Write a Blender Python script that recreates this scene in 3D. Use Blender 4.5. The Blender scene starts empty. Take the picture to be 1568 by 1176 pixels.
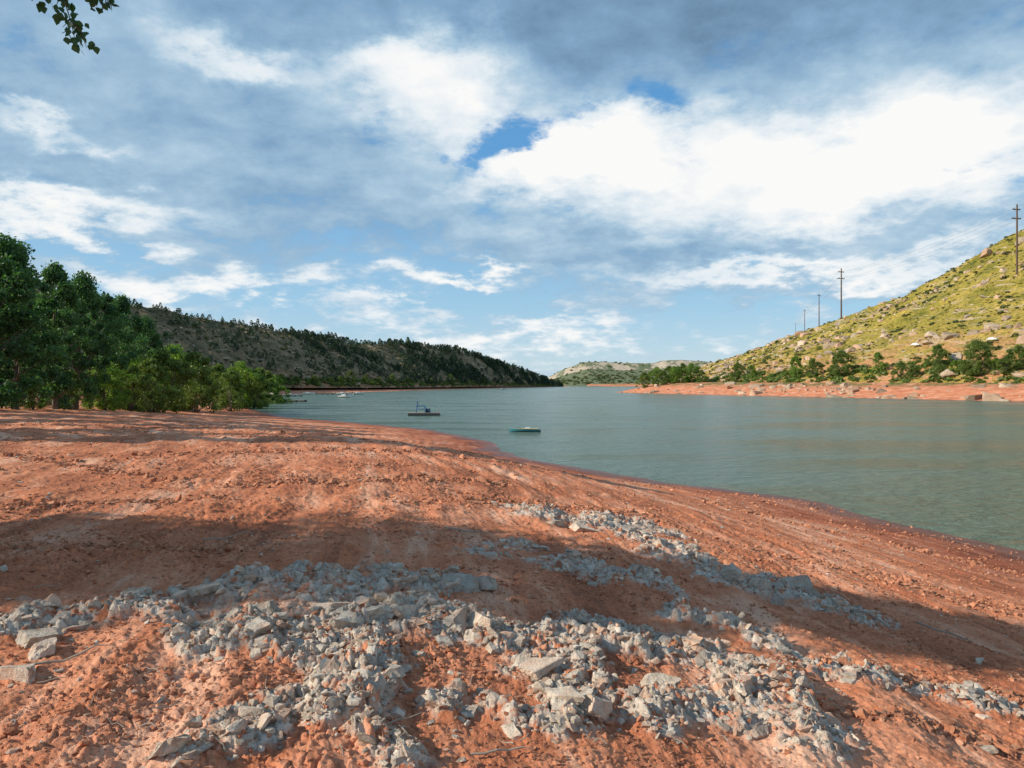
import bpy, math, random
import numpy as np
from mathutils import Vector, Matrix
from mathutils.bvhtree import BVHTree
rng=np.random.default_rng(7); random.seed(7)
H=5.0; FPX=1132.0
sc=bpy.context.scene
sc.view_settings.view_transform='Standard'
try: sc.view_settings.look='None'
except Exception: pass
sc.view_settings.exposure=0
# ---------------------------------------------------------------- helpers
def new_mat(name):
    m=bpy.data.materials.new(name); m.use_nodes=True
    nt=m.node_tree; b=nt.nodes['Principled BSDF']; return m,nt,b
class NB:
    def __init__(s,nt): s.nt=nt
    def n(s,t,**k):
        x=s.nt.nodes.new(t)
        for a,b in k.items(): setattr(x,a,b)
        return x
    def put(s,sock,v):
        if isinstance(v,bpy.types.NodeSocket): s.nt.links.new(v,sock)
        elif v is not None: sock.default_value=v
    def M(s,op,a,b=None,c=None,clamp=False):
        x=s.n('ShaderNodeMath',operation=op,use_clamp=clamp)
        s.put(x.inputs[0],a); s.put(x.inputs[1],b)
        if c is not None: s.put(x.inputs[2],c)
        return x.outputs[0]
    def V(s,op,a,b=None):
        x=s.n('ShaderNodeVectorMath',operation=op); s.put(x.inputs[0],a); s.put(x.inputs[1],b)
        return x.outputs['Value'] if op in('DOT_PRODUCT','LENGTH') else x.outputs[0]
    def noise(s,vec,scale,detail=4,rough=0.5,dist=0.0,col=False):
        x=s.n('ShaderNodeTexNoise'); s.put(x.inputs['Vector'],vec)
        x.inputs['Scale'].default_value=scale; x.inputs['Detail'].default_value=detail
        x.inputs['Roughness'].default_value=rough; x.inputs['Distortion'].default_value=dist
        return x.outputs['Color'] if col else x.outputs['Fac']
    def ss(s,v,a,b,lo=0.0,hi=1.0):
        x=s.n('ShaderNodeMapRange',interpolation_type='SMOOTHSTEP'); s.put(x.inputs[0],v)
        x.inputs[1].default_value=a; x.inputs[2].default_value=b; x.inputs[3].default_value=lo; x.inputs[4].default_value=hi
        return x.outputs[0]
    def ramp(s,v,stops):
        x=s.n('ShaderNodeValToRGB'); s.put(x.inputs[0],v); e=x.color_ramp.elements
        while len(e)<len(stops): e.new(0.5)
        for i,(p,c) in enumerate(stops): e[i].position=p; e[i].color=(*c,1)
        return x.outputs[0]
    def mix(s,f,a,b,mode='MIX'):
        x=s.n('ShaderNodeMix',data_type='RGBA',blend_type=mode); s.put(x.inputs[0],f)
        for sock,v in((x.inputs[6],a),(x.inputs[7],b)):
            if isinstance(v,tuple): v=(*v,1) if len(v)==3 else v
            s.put(sock,v)
        return x.outputs[2]
    def attr(s,name): return s.n('ShaderNodeAttribute',attribute_name=name).outputs['Fac']
    def comb(s,x,y,z=0.0):
        c=s.n('ShaderNodeCombineXYZ'); s.put(c.inputs[0],x); s.put(c.inputs[1],y); s.put(c.inputs[2],z); return c.outputs[0]
    def bump(s,h,strength,dist,normal=None):
        x=s.n('ShaderNodeBump'); x.inputs['Strength'].default_value=strength; x.inputs['Distance'].default_value=dist
        s.put(x.inputs['Height'],h)
        if normal is not None: s.put(x.inputs['Normal'],normal)
        return x.outputs[0]
def mk(name,V,polys,mats,midx=None,attrs=None,smooth=False,parent=None):
    me=bpy.data.meshes.new(name)
    V=np.asarray(V,dtype=np.float32); polys=[np.asarray(p,dtype=np.int32) for p in polys if len(p)]
    me.vertices.add(len(V)); me.vertices.foreach_set('co',V.ravel())
    loops=np.concatenate([p.ravel() for p in polys]); tot=np.concatenate([np.full(len(p),p.shape[1],np.int32) for p in polys])
    me.loops.add(len(loops)); me.loops.foreach_set('vertex_index',loops)
    me.polygons.add(len(tot)); st=np.concatenate([[0],np.cumsum(tot)[:-1]]).astype(np.int32)
    me.polygons.foreach_set('loop_start',st)
    try: me.polygons.foreach_set('loop_total',tot)
    except Exception: pass
    for m in mats: me.materials.append(m)
    if midx is not None: me.polygons.foreach_set('material_index',np.asarray(midx,dtype=np.int32))
    me.polygons.foreach_set('use_smooth',np.full(len(tot),bool(smooth)))
    if attrs:
        for k,v in attrs.items():
            a=me.attributes.new(k,'FLOAT','POINT'); a.data.foreach_set('value',np.asarray(v,dtype=np.float32))
    me.update(calc_edges=True)
    ob=bpy.data.objects.new(name,me); sc.collection.objects.link(ob)
    if parent: ob.parent=parent
    return ob
def hsh(ix,iy,seed):
    h=(ix*374761393+iy*668265263+seed*1442695041)&0xffffffff
    h=((h^(h>>13))*1274126177)&0xffffffff
    h=((h^(h>>15))*2246822519)&0xffffffff
    h=h^(h>>16)
    return h/4294967296.0
def vn(x,y,seed=0):
    fx=np.floor(x); fy=np.floor(y); ix=fx.astype(np.int64); iy=fy.astype(np.int64)
    u=x-fx; v=y-fy; u=u*u*u*(u*(u*6-15)+10); v=v*v*v*(v*(v*6-15)+10)
    a=hsh(ix,iy,seed); b=hsh(ix+1,iy,seed); c=hsh(ix,iy+1,seed); d=hsh(ix+1,iy+1,seed)
    return (a*(1-u)+b*u)*(1-v)+(c*(1-u)+d*u)*v
def fbm(x,y,seed=0,o=4,g=0.5,ridge=False):
    s=0;a=1;t=0
    for i in range(o):
        n=vn(x,y,seed+i*17)
        if ridge: n=1-abs(2*n-1)
        s=s+a*n; t+=a; a*=g; x,y=1.9*(x*0.8-y*0.6)+3.1,1.9*(x*0.6+y*0.8)+7.7
    return s/t-0.5
def sst(x,a,b):
    t=np.clip((x-a)/(b-a),0,1); return t*t*(3-2*t)
def cell(x,y,seed):
    ix=np.floor(x).astype(np.int64); iy=np.floor(y).astype(np.int64)
    best=np.full(x.shape,9.0); sec=np.full(x.shape,9.0); r=np.zeros(x.shape); tx=np.zeros(x.shape); ty=np.zeros(x.shape)
    for i in(-1,0,1):
        for j in(-1,0,1):
            a=ix+i;b=iy+j
            px=a+hsh(a,b,seed); py=b+hsh(a,b,seed+5)
            dd=np.hypot(px-x,py-y); m=dd<best
            sec=np.where(m,best,np.minimum(sec,dd))
            r=np.where(m,hsh(a,b,seed+9),r); tx=np.where(m,x-px,tx); ty=np.where(m,y-py,ty); best=np.where(m,dd,best)
    return best,sec,r,tx,ty
# ---------------------------------------------------------------- lake outline (metres, camera stands at 0,0)
lake=np.array([(25,-100),(22,-30),(19,0),(17.3,12),(15.2,22),(12.8,31),(10.3,35.5),(7.3,38.5),(2.7,46.3),(-.9,55.5),(-2.0,64),(-4.8,72),(-9.5,82),(-19.5,95),
 (-33,110),(-69,180),(-90,230),(-104,300),(-111,377),(-89,472),(-53,708),(94,1411),(130,1600),(260,1560),(262,1250),(215,1000),(150,720),
 (110,560),(76,470),(60,435),(72,392),(109,298),(145,210),(170,150),(200,50),(230,-100),(200,-400),(60,-400)],float)
def lake_sd(x,y):
    n=len(lake); best=np.full(x.shape,1e18); inside=np.zeros(x.shape,bool)
    for i in range(n):
        ax,ay=lake[i]; bx,by=lake[(i+1)%n]
        ex,ey=bx-ax,by-ay; wx,wy=x-ax,y-ay
        t=np.clip((wx*ex+wy*ey)/(ex*ex+ey*ey),0,1)
        best=np.minimum(best,(wx-ex*t)**2+(wy-ey*t)**2)
        c=((ay>y)!=(by>y))
        if ay!=by: inside^= c&(x<(bx-ax)*(y-ay)/(by-ay)+ax)
    d=np.sqrt(best); return np.where(inside,-d,d)
_t=np.linspace(0,400,4001)
def smt(v,w):
    k=np.ones(w)/w; return np.convolve(np.pad(v,(w//2,w-1-w//2),'edge'),k,'valid')
profL=smt(np.interp(_t,[0,5,11,18,30,45,80,150,400],[0,.62,1.85,3.35,3.72,3.98,4.2,4.4,4.5]),41); profL-=profL[0]
profR=smt(np.interp(_t,[0,6,14,28,60,400],[0,1.3,3.4,5.6,6.5,6.5]),31); profR-=profR[0]
def base_h(x,y,d=None):
    if d is None: d=lake_sd(x,y)
    wob=fbm(x*0.22,y*0.22,3,3)*1.5*sst(np.hypot(x,y),8,40)
    d=d+wob
    side=sst(x-np.interp(y,[-100,0,400,700,1600],[60,50,-10,30,150]),-10,25)
    k=1-.55*sst(y,20,58)
    dl=np.interp(d*k,_t,profL); dr=np.interp(d,_t,profR)
    z=dl*(1-side)+dr*side
    return np.where(d>0,z,np.maximum(d*0.13,-3.0)),d
def ray_ground(px,py):
    t=np.geomspace(1.0,900,6000); x=(px-784)/FPX*t; zr=H+(588-py)/FPX*t
    z,_=base_h(x,t); k=np.argmax(zr<z)
    if not (zr<z).any(): k=len(t)-1
    return x[k],t[k]
# ---------------------------------------------------------------- rock outcrops
caps=[([(-60,968),(120,948),(300,928),(430,912)],.28,1.),([(430,915),(560,893),(650,902)],.28,1.),([(480,945),(560,955),(620,950)],.38,1.15),
 ([(360,985),(480,1010),(520,1030)],.26,1.),([(665,960),(760,975),(820,1010),(850,1060)],.25,1.1),([(900,985),(1020,1005),(1130,1045)],.32,1.1),
 ([(260,1165),(400,1095),(540,1075)],.17,.8),([(835,788),(900,800),(1000,812)],.6,1.),([(1000,835),(1090,880),(1180,905),(1270,930)],.5,1.1),
 ([(860,872),(1000,900)],.33,.8),([(690,1080),(800,1120),(960,1105)],.16,.7),([(1000,1120),(1180,1080),(1290,1160)],.2,.7),
 ([(1200,1010),(1400,1060),(1600,1110)],.22,.6),([(730,852),(800,842)],.3,.6),([(560,1120),(640,1170)],.17,.6),([(1050,950),(1180,985)],.22,.7)]
segs=[]
for pts,w,st in caps:
    g=[ray_ground(*p) for p in pts]
    for a,b in zip(g[:-1],g[1:]): segs.append((a,b,w,st))
def rock_mask(x,y):
    m=np.zeros(x.shape); wx=x+fbm(x*2.2,y*2.2,41,3)*0.55; wy=y+fbm(x*2.2,y*2.2,57,3)*0.55
    for (ax,ay),(bx,by),w,st in segs:
        ex,ey=bx-ax,by-ay; t=np.clip(((wx-ax)*ex+(wy-ay)*ey)/(ex*ex+ey*ey),0,1)
        dd=np.hypot(wx-ax-ex*t,wy-ay-ey*t); m=np.maximum(m,st*sst(dd,w*1.7,w*.2))
    return m*(.25+.75*sst(fbm(x*1.9,y*1.9,88,4,.6),-.17,.03))
def ground_h(x,y):
    x=np.asarray(x,float); y=np.asarray(y,float)
    r=np.hypot(x,y); z,d=base_h(x,y)
    on=sst(d,0,6); near=1-sst(r,25,70)
    z=z+on*(fbm(x*.16,y*.16,11,3)*.22*(1-.7*near)+fbm(x*.6,y*.6,12,4)*.09*sst(r,1,6))*(1-.6*sst(r,60,100))
    al=y*.9-x*.35
    q=d*.95+fbm(x*.3,y*.3,77,4)*2.6; fr=q%1.0
    z=z+on*(1-sst(r,60,160))*.07*(sst(fr,.0,.88)-fr)*(.3+1.6*vn(d*.5,al*.12,5))*1.8
    q=d*2.3+fbm(x*.6,y*.6,79,4)*3.2; fr=q%1.0
    z=z+sst(d,1,4)*(1-sst(r,22,45))*.045*(sst(fr,.0,.9)-fr)*sst(vn(d*.7,al*.3,6),.35,.75)*2.2
    st=fbm(d*2.6+fbm(x*.5,y*.5,70,2)*1.5,al*.32,71,4,.55,True)
    z=z+sst(d,.3,3)*(1-sst(r,40,90))*.045*st*(.3+vn(x*.35,y*.35,72))
    st2=fbm(d*9+fbm(x*1.5,y*1.5,73,2)*2,al*1.3,74,3,.55,True)
    z=z+sst(d,.3,3)*(1-sst(r,18,32))*.022*st2
    mask=np.zeros(x.shape); k=r<30
    if k.any():
        xx=x[k];yy=y[k];rr=r[k]; m=rock_mask(xx,yy)*sst(rr,1.5,2.2); mask[k]=m
        f=1-sst(rr,14,28)
        zz=f*(.022*fbm(xx*3.5,yy*3.5,21,4,.6,True)+.028*fbm(xx*16,yy*16,22,4,.6)+.014*fbm(xx*42,yy*42,29,2))
        patch=sst(fbm(xx*.55,yy*.55,24,3),.0,.16)
        c1,c2,cr,cx,cy=cell(xx*13+fbm(xx*9,yy*9,25,3)*1.2,yy*13+fbm(xx*9,yy*9,28,3)*1.2,26)
        zz=zz+f*patch*.026*cr*sst(c2-c1,.03,.22)
        mm=m>.02
        if mm.any():
            a=xx[mm]; b=yy[mm]; w=m[mm]
            wa=a+fbm(a*7,b*7,61,3)*.10; wb=b+fbm(a*7,b*7,62,3)*.10
            f1,f2,c1,tx,ty=cell(wa*3.0,wb*3.4,31); e1=sst(f2-f1,0,.22)
            g1,g2,c2,ux,uy=cell(wa*8,wb*9,35); e2=sst(g2-g1,0,.28)
            h1,h2,c3,vx,vy=cell(wa*21,wb*21,39); e3=sst(h2-h1,0,.4)
            hh=.02+.065*c1*e1+(tx*(c1-.5)+ty*(c2-.5))*.10*e1+.038*c2*e2+(ux*(c2-.5)+uy*(c3-.5))*.06+.016*c3*e3
            hh=hh+.07*fbm(a*1.5,b*1.5,63,3)
            zz[mm]=zz[mm]+sst(w,0,.7)*hh
        z[k]=z[k]+zz
    return z,d,mask
# ---------------------------------------------------------------- materials
def ground_material():
    m,nt,b=new_mat('red_clay_ground'); N=NB(nt); pos=N.n('ShaderNodeNewGeometry').outputs['Position']
    d=N.attr('shore'); rk=N.attr('rock'); vg=N.attr('veg'); sp=N.n('ShaderNodeSeparateXYZ'); nt.links.new(pos,sp.inputs[0])
    n1=N.noise(pos,.35,5,.6); n2=N.noise(pos,3.0,6,.65); n3=N.noise(pos,28,5,.7)
    sv=N.comb(N.M('MULTIPLY',d,1.6),N.M('MULTIPLY',sp.outputs[1],.16)); s1=N.noise(sv,1.0,6,.7,.4)
    c=N.ramp(N.M('ADD',N.M('MULTIPLY',n1,.35),N.M('ADD',N.M('MULTIPLY',n2,.25),N.M('MULTIPLY',s1,.4))),[(.37,(.42,.135,.068)),(.48,(.72,.265,.132)),(.58,(.90,.43,.26))])
    c=N.mix(N.ss(n3,.35,.7),N.mix(1,c,(.74,.70,.68),'MULTIPLY'),c)
    c=N.mix(N.M('MULTIPLY',N.ss(s1,.52,.62),N.ss(n1,.42,.58,0,.6)),c,(.88,.54,.37))
    c=N.mix(N.M('MULTIPLY',N.ss(s1,.45,.37),N.ss(n2,.45,.6,.2,.8)),c,(.30,.11,.062))
    g=N.ramp(N.noise(pos,16,5,.7),[(.3,(.29,.21,.16)),(.5,(.60,.50,.41)),(.7,(.80,.72,.62))])
    k=N.M('MULTIPLY',N.ss(rk,.10,.42),N.ss(N.noise(pos,6,5,.65),.38,.50))
    c=N.mix(k,c,g)
    v=N.ramp(N.noise(pos,.7,5,.7),[(.3,(.06,.08,.022)),(.6,(.19,.19,.06)),(.75,(.4,.24,.12))])
    c=N.mix(N.M('MULTIPLY',vg,N.ss(N.noise(pos,.13,4,.6),.42,.55)),c,v)
    dn=N.M('ADD',d,N.M('MULTIPLY',N.M('SUBTRACT',n1,.5),5.0))
    damp=N.ss(dn,9,2.5); c=N.mix(N.M('MULTIPLY',damp,.85),c,N.mix(1,c,(.56,.45,.45),'MULTIPLY'))
    wet=N.ss(dn,2.5,.5); c=N.mix(wet,c,N.mix(1,c,(.44,.47,.55),'MULTIPLY'))
    nt.links.new(c,b.inputs['Base Color'])
    nt.links.new(N.M('SUBTRACT',.95,N.M('MULTIPLY',wet,.55)),b.inputs['Roughness'])
    b.inputs['Specular IOR Level'].default_value=.2
    bp=N.bump(N.noise(pos,9,6,.7),.65,.06); bp=N.bump(N.noise(pos,80,4,.75),.7,.012,bp)
    nt.links.new(bp,b.inputs['Normal']); return m
def rock_material(name,lo,mid,hi,scale=14,red=.5):
    m,nt,b=new_mat(name); N=NB(nt); pos=N.n('ShaderNodeNewGeometry').outputs['Position']; t=N.attr('tint')
    n=N.noise(pos,scale,5,.7)
    c=N.ramp(n,[(.3,lo),(.5,mid),(.7,hi)])
    c=N.mix(N.M('MULTIPLY',N.ss(t,.5,.95),red),c,(.60,.28,.16))
    c=N.mix(N.ss(N.noise(pos,scale*.5,4,.6),.54,.66,0,.45),c,(.60,.31,.19))
    c=N.mix(1,c,N.ramp(N.M('FRACT',N.M('MULTIPLY',t,7.31)),[(0,(.68,.67,.66)),(1,(1.15,1.12,1.08))]),'MULTIPLY')
    nt.links.new(c,b.inputs['Base Color']); b.inputs['Roughness'].default_value=.9; b.inputs['Specular IOR Level'].default_value=.2
    nt.links.new(N.bump(N.noise(pos,scale*4,5,.7),.7,.5/scale),b.inputs['Normal']); return m
def leaf_material(name,dark,light,trans=.35):
    m,nt,b=new_mat(name); N=NB(nt); t=N.attr('tint')
    c=N.ramp(t,[(0,dark),(1,light)])
    nt.links.new(c,b.inputs['Base Color']); b.inputs['Roughness'].default_value=.5; b.inputs['Specular IOR Level'].default_value=.4
    tr=N.n('ShaderNodeBsdfTranslucent'); nt.links.new(N.mix(1,c,(1.3,1.5,.6),'MULTIPLY'),tr.inputs[0])
    mx=N.n('ShaderNodeMixShader'); mx.inputs[0].default_value=trans
    nt.links.new(b.outputs[0],mx.inputs[1]); nt.links.new(tr.outputs[0],mx.inputs[2])
    nt.links.new(mx.outputs[0],nt.nodes['Material Output'].inputs[0]); return m
def paint(name,col,rough=.5,metal=0,var=.15,scale=6):
    m,nt,b=new_mat(name); N=NB(nt); pos=N.n('ShaderNodeTexCoord').outputs['Object']
    n=N.noise(pos,scale,5,.6); lo=tuple(c*(1-var) for c in col); hi=tuple(min(1,c*(1+var)) for c in col)
    nt.links.new(N.ramp(n,[(.3,lo),(.7,hi)]),b.inputs['Base Color']); b.inputs['Roughness'].default_value=rough; b.inputs['Metallic'].default_value=metal
    return m
M_ground=ground_material()
M_rock=rock_material('pale_shale',(.38,.29,.22),(.68,.58,.48),(.85,.78,.68),14,.5)
M_clod=rock_material('red_clods',(.36,.13,.07),(.60,.25,.14),(.74,.43,.28),20,.3)
M_boulder=rock_material('hill_boulder',(.34,.25,.18),(.54,.43,.32),(.70,.59,.46),.8,.4)
M_bark=paint('cottonwood_bark',(.15,.12,.09),.9,0,.4,8)
M_leafD=leaf_material('cottonwood_leaves',(.030,.085,.045),(.125,.25,.085),.38)
M_leafL=leaf_material('willow_leaves',(.08,.16,.028),(.27,.39,.07),.4)
M_leafR=leaf_material('shore_tree_leaves',(.08,.125,.028),(.20,.27,.06))
M_pine=leaf_material('pine_needles',(.020,.045,.024),(.065,.110,.045),.1)
M_shrub=leaf_material('shrub_leaves',(.045,.07,.022),(.15,.175,.045),.2)
M_grassy=leaf_material('dry_grass_tufts',(.22,.19,.045),(.55,.43,.12),.3)
M_wood=paint('weathered_wood',(.34,.28,.22),.85,0,.3,5)
M_pole=paint('pole_wood',(.12,.075,.05),.85,0,.3,3)
M_wire=paint('wire_metal',(.25,.26,.28),.5,.5)
M_white=paint('white_gelcoat',(.78,.78,.76),.35,0,.05)
M_blue=paint('blue_plastic',(.05,.16,.33),.4,0,.15)
M_teal=paint('teal_plastic',(.05,.22,.27),.4,0,.1)
M_dark=paint('dark_rubber',(.03,.03,.035),.5,0,.2)
M_glass=paint('dark_glass',(.02,.03,.04),.08,0,.1)
M_yel=paint('yellow_deck',(.62,.50,.25),.5,0,.1)
M_silver=paint('silver_paint',(.5,.52,.55),.3,.4,.05)
# ---------------------------------------------------------------- ground sheet (polar-spaced grid)
ang=np.concatenate([np.linspace(-180,-44,70)[:-1],np.linspace(-44,44,1040),np.linspace(44,180,70)[1:]])
ang=np.radians(ang); rad=np.concatenate([np.geomspace(.35,2.4,24)[:-1],np.geomspace(2.4,45,1050)[:-1],np.geomspace(45,9000,420)])
A,R=np.meshgrid(ang,rad); GX=(np.sin(A)*R).ravel(); GY=(np.cos(A)*R).ravel()
gz=np.zeros(GX.size); gd=np.zeros(GX.size); gm=np.zeros(GX.size)
for s in range(0,GX.size,400000):
    e=slice(s,s+400000); gz[e],gd[e],gm[e]=ground_h(GX[e],GY[e])
nr,nc=A.shape; idx=np.arange(nr*nc).reshape(nr,nc)
Q=np.stack([idx[:-1,:-1],idx[:-1,1:],idx[1:,1:],idx[1:,:-1]],-1).reshape(-1,4)[:,::-1]
V=np.stack([GX,GY,gz],1); ctr=len(V); z0=ground_h(np.array([0.]),np.array([0.]))[0][0]
V=np.vstack([V,[0,0,z0]]); fan=np.stack([np.full(nc-1,ctr),idx[0,1:],idx[0,:-1]],1)
veg=sst(gd,14,26)*sst(GX,40,60)+sst(gd,38,60)*sst(-GX,0,30)+.8*sst(gd,14,24)*sst(GY,220,300)*sst(-GX,-60,0); veg=np.clip(veg,0,1)
mk('ground',V,[Q,fan],[M_ground],attrs={'shore':np.append(gd+12*sst(GY,120,200)*sst(gd,0,1),18),'rock':np.append(gm,0),'veg':np.append(veg,0)},smooth=True)
# ---------------------------------------------------------------- water
def water_material():
    m,nt,b=new_mat('lake_water'); N=NB(nt); pos=N.n('ShaderNodeNewGeometry').outputs['Position']
    mp=N.n('ShaderNodeMapping'); nt.links.new(pos,mp.inputs[0]); mp.inputs['Rotation'].default_value=(0,0,.22); mp.inputs['Scale'].default_value=(.4,1.0,1)
    p=mp.outputs[0]
    n1=N.noise(p,2.8,4,.65,.4); n2=N.noise(p,1.0,4,.6,.3); n3=N.noise(pos,.03,4,.6)
    base=N.ramp(n3,[(.3,(.105,.165,.115)),(.7,(.12,.19,.145))])
    nt.links.new(base,b.inputs['Base Color'])
    b.inputs['IOR'].default_value=1.33; b.inputs['Specular IOR Level'].default_value=.42
    nt.links.new(N.ss(N.noise(p,.09,4,.6),.35,.65,.12,.26),b.inputs['Roughness'])
    h=N.M('ADD',N.M('MULTIPLY',n1,.7),N.M('MULTIPLY',n2,1.2))
    nt.links.new(N.bump(h,1.0,.5),b.inputs['Normal']); return m
mk('lake_water',[(-5000,-3000,0),(6000,-3000,0),(6000,7000,0),(-5000,7000,0)],[np.array([[0,1,2,3]])],[water_material()])
# ---------------------------------------------------------------- hills
def hill_mat(name,stops,rockc,soil=None,nscale=.05,rocklo=.56,cont=.5,cliff=None):
    m,nt,b=new_mat(name); N=NB(nt); pos=N.n('ShaderNodeNewGeometry').outputs['Position']; t=N.attr('t')
    n=N.M('ADD',N.M('MULTIPLY',N.noise(pos,nscale,6,.65),.55),N.M('MULTIPLY',N.noise(pos,nscale*7,6,.75),.45))
    c=N.ramp(n,stops)
    mp=N.n('ShaderNodeMapping'); nt.links.new(pos,mp.inputs[0]); mp.inputs['Scale'].default_value=(1,.22,3.2); mp.inputs['Rotation'].default_value=(.12,0,0)
    rb=N.noise(mp.outputs[0],.11,7,.75)
    c=N.mix(N.ss(rb,rocklo,rocklo+.05),c,rockc)
    if soil: c=N.mix(N.M('MULTIPLY',N.ss(t,.32,.05),N.ss(N.noise(pos,.09,6,.75),.44,.54)),c,soil)
    if cliff: c=N.mix(N.M('MULTIPLY',N.M('MULTIPLY',N.ss(t,cliff[0]-.02,cliff[0]),N.ss(t,cliff[1]+.02,cliff[1])),N.ss(N.noise(pos,.03,5,.7),.42,.52)),c,cliff[2])
    fine=N.noise(pos,.9,6,.8)
    c=N.mix(1,c,N.ramp(fine,[(.34,(cont,cont*1.05,cont)),(.6,(1.2,1.17,1.08))]),'MULTIPLY')
    nt.links.new(c,b.inputs['Base Color']); b.inputs['Roughness'].default_value=.95; b.inputs['Specular IOR Level'].default_value=.1
    nt.links.new(N.bump(N.noise(pos,.5,6,.75),.9,1.6),b.inputs['Normal']); return m
class Hill:
    def __init__(s,name,ridge,foot,back,mat,ns,nt_,amp,seed,prof=None,ridgeamp=1.0):
        ridge=np.array(ridge,float); foot=np.array(foot,float); n=len(ridge)
        L=np.concatenate([[0],np.cumsum(np.hypot(*np.diff(ridge[:,:2],axis=0).T))]); u=np.linspace(0,L[-1],ns)
        R=np.stack([np.interp(u,L,ridge[:,i]) for i in range(3)],1); F=np.stack([np.interp(u,L,foot[:,i]) for i in range(3)],1)
        w=max(3,ns//40)|1
        for Z in(R,F):
            for i in range(3): Z[:,i]=smt(Z[:,i],w)
        t=np.concatenate([np.linspace(0,1,nt_),1+np.linspace(0,1,nt_//3)[1:]])
        T,_=np.meshgrid(t,u); P=np.zeros((ns,len(t),3)); tf=np.clip(T,0,1)[...,None]; tb=np.clip(T-1,0,1)[...,None]
        bk=np.zeros_like(R); bk[:]=np.array([back[0],back[1],0]); 
        P[...]=F[:,None,:]*(1-tf)+R[:,None,:]*tf
        pf=np.clip(T,0,1) if prof is None else np.interp(np.clip(T,0,1),prof[0],prof[1])
        P[...,2]=F[:,None,2]+(R[:,None,2]-F[:,None,2])*pf
        P=P+bk[:,None,:]*tb; P[...,2]-= (R[:,None,2]+2)*tb[...,0]*(1.0)
        x,y=P[...,0],P[...,1]
        env=np.sin(np.pi*np.clip(T,0,2)/2)**.7
        g=fbm(x/45,y/45,seed,5,.55,True)*amp+fbm(x/9,y/9,seed+3,4,.6)*amp*.3
        P[...,2]+=g*env*(1-.55*np.exp(-((T-1)/.12)**2)*(2-ridgeamp))
        s.P=P; s.t=t; s.ns=ns; nr,nc=ns,len(t); idx=np.arange(nr*nc).reshape(nr,nc)
        Q=np.stack([idx[:-1,:-1],idx[1:,:-1],idx[1:,1:],idx[:-1,1:]],-1).reshape(-1,4)
        a=P[0,1]-P[0,0]; bb=P[1,0]-P[0,0]
        if np.cross(bb,a)[2]<0: Q=Q[:,::-1]
        s.ob=mk(name,P.reshape(-1,3),[Q],[mat],attrs={'t':T.ravel()},smooth=True)
        s.bvh=BVHTree.FromPolygons(P.reshape(-1,3).tolist(),Q.tolist())
    def at(s,us,ts):
        i=np.clip(us*(s.ns-1),0,s.ns-1.001); j=np.interp(ts,s.t,np.arange(len(s.t))); j=np.clip(j,0,len(s.t)-1.001)
        i0=i.astype(int); j0=j.astype(int); a=(i-i0)[:,None]; b=(j-j0)[:,None]; P=s.P
        return (P[i0,j0]*(1-a)*(1-b)+P[i0+1,j0]*a*(1-b)+P[i0,j0+1]*(1-a)*b+P[i0+1,j0+1]*a*b)
    def ray(s,px,py):
        h=s.bvh.ray_cast(Vector((0,0,H)),Vector(((px-784)/FPX,1,(588-py)/FPX)).normalized())
        return h[0]
M_hl=hill_mat('wooded_hillside',[(.34,(.065,.07,.036)),(.47,(.20,.165,.095)),(.6,(.42,.30,.19))],(.52,.39,.28),(.5,.26,.15),.04,.575,.5)
M_hr=hill_mat('grassy_hillside',[(.36,(.10,.125,.028)),(.47,(.34,.29,.058)),(.6,(.62,.45,.12))],(.66,.51,.36),(.72,.37,.19),.05,.55,.42)
M_hm=hill_mat('mesa_slope_hazed',[(.34,(.11,.15,.095)),(.5,(.17,.20,.12)),(.68,(.27,.25,.17))],(.33,.29,.22),None,.02,.62,.65,(.77,.86,(.55,.46,.38)))  # slope tones lightened and cooled: distance haze painted into the colour
HL=Hill('hill',[(-205,-150,45),(-200,60,44),(-196,250,45),(-190,350,43.5),(-184,430,43.5),(-165,560,43),(-140,700,41),(-113,780,46.5),(-75,900,47),(-39,1000,39),(16,1150,25),(60,1290,11),(92,1400,2)],
 [(-116,-150,3),(-118,60,3),(-124,250,3),(-127,350,3),(-126,400,3),(-104,480,2.5),(-76,640,2),(-55,740,2),(-32,850,2),(-2,990,1.5),(37,1165,1),(73,1330,.4),(98,1412,-.5)],(-160,60),M_hl,520,110,9,101,None,.95)
HR=Hill('hill',[(325,-20,100),(315,150,102),(304,330,101),(291,420,93),(279,450,80),(272,500,67),(264,590,56),(257,700,46),(252,800,37),(252,980,26),(250,1150,14)],
 [(228,-20,4),(195,120,4),(171,215,5),(152,265,5),(140,300,5),(127,335,5),(112,390,5),(118,500,4),(142,640,3),(190,850,2),(236,1130,1)],(190,80),M_hr,520,130,11,202,None,.92)
HM=Hill('mesa_hill',[(60,1900,6),(100,1900,26),(135,1900,44),(160,1900,52),(180,1900,61),(240,1900,61),(295,1900,58),(363,1900,58),(385,1900,65),(430,1900,66),(530,1900,60),(700,1900,70)],
 [(70,1620,0),(110,1600,0),(150,1590,0),(170,1585,0),(190,1580,0),(220,1580,0),(280,1570,0),(350,1570,0),(375,1570,0),(420,1570,0),(520,1570,0),(650,1570,0)],(0,400),M_hm,300,100,5,303,([0,.78,.85,1],[0,.68,.97,1]),.5)
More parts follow.
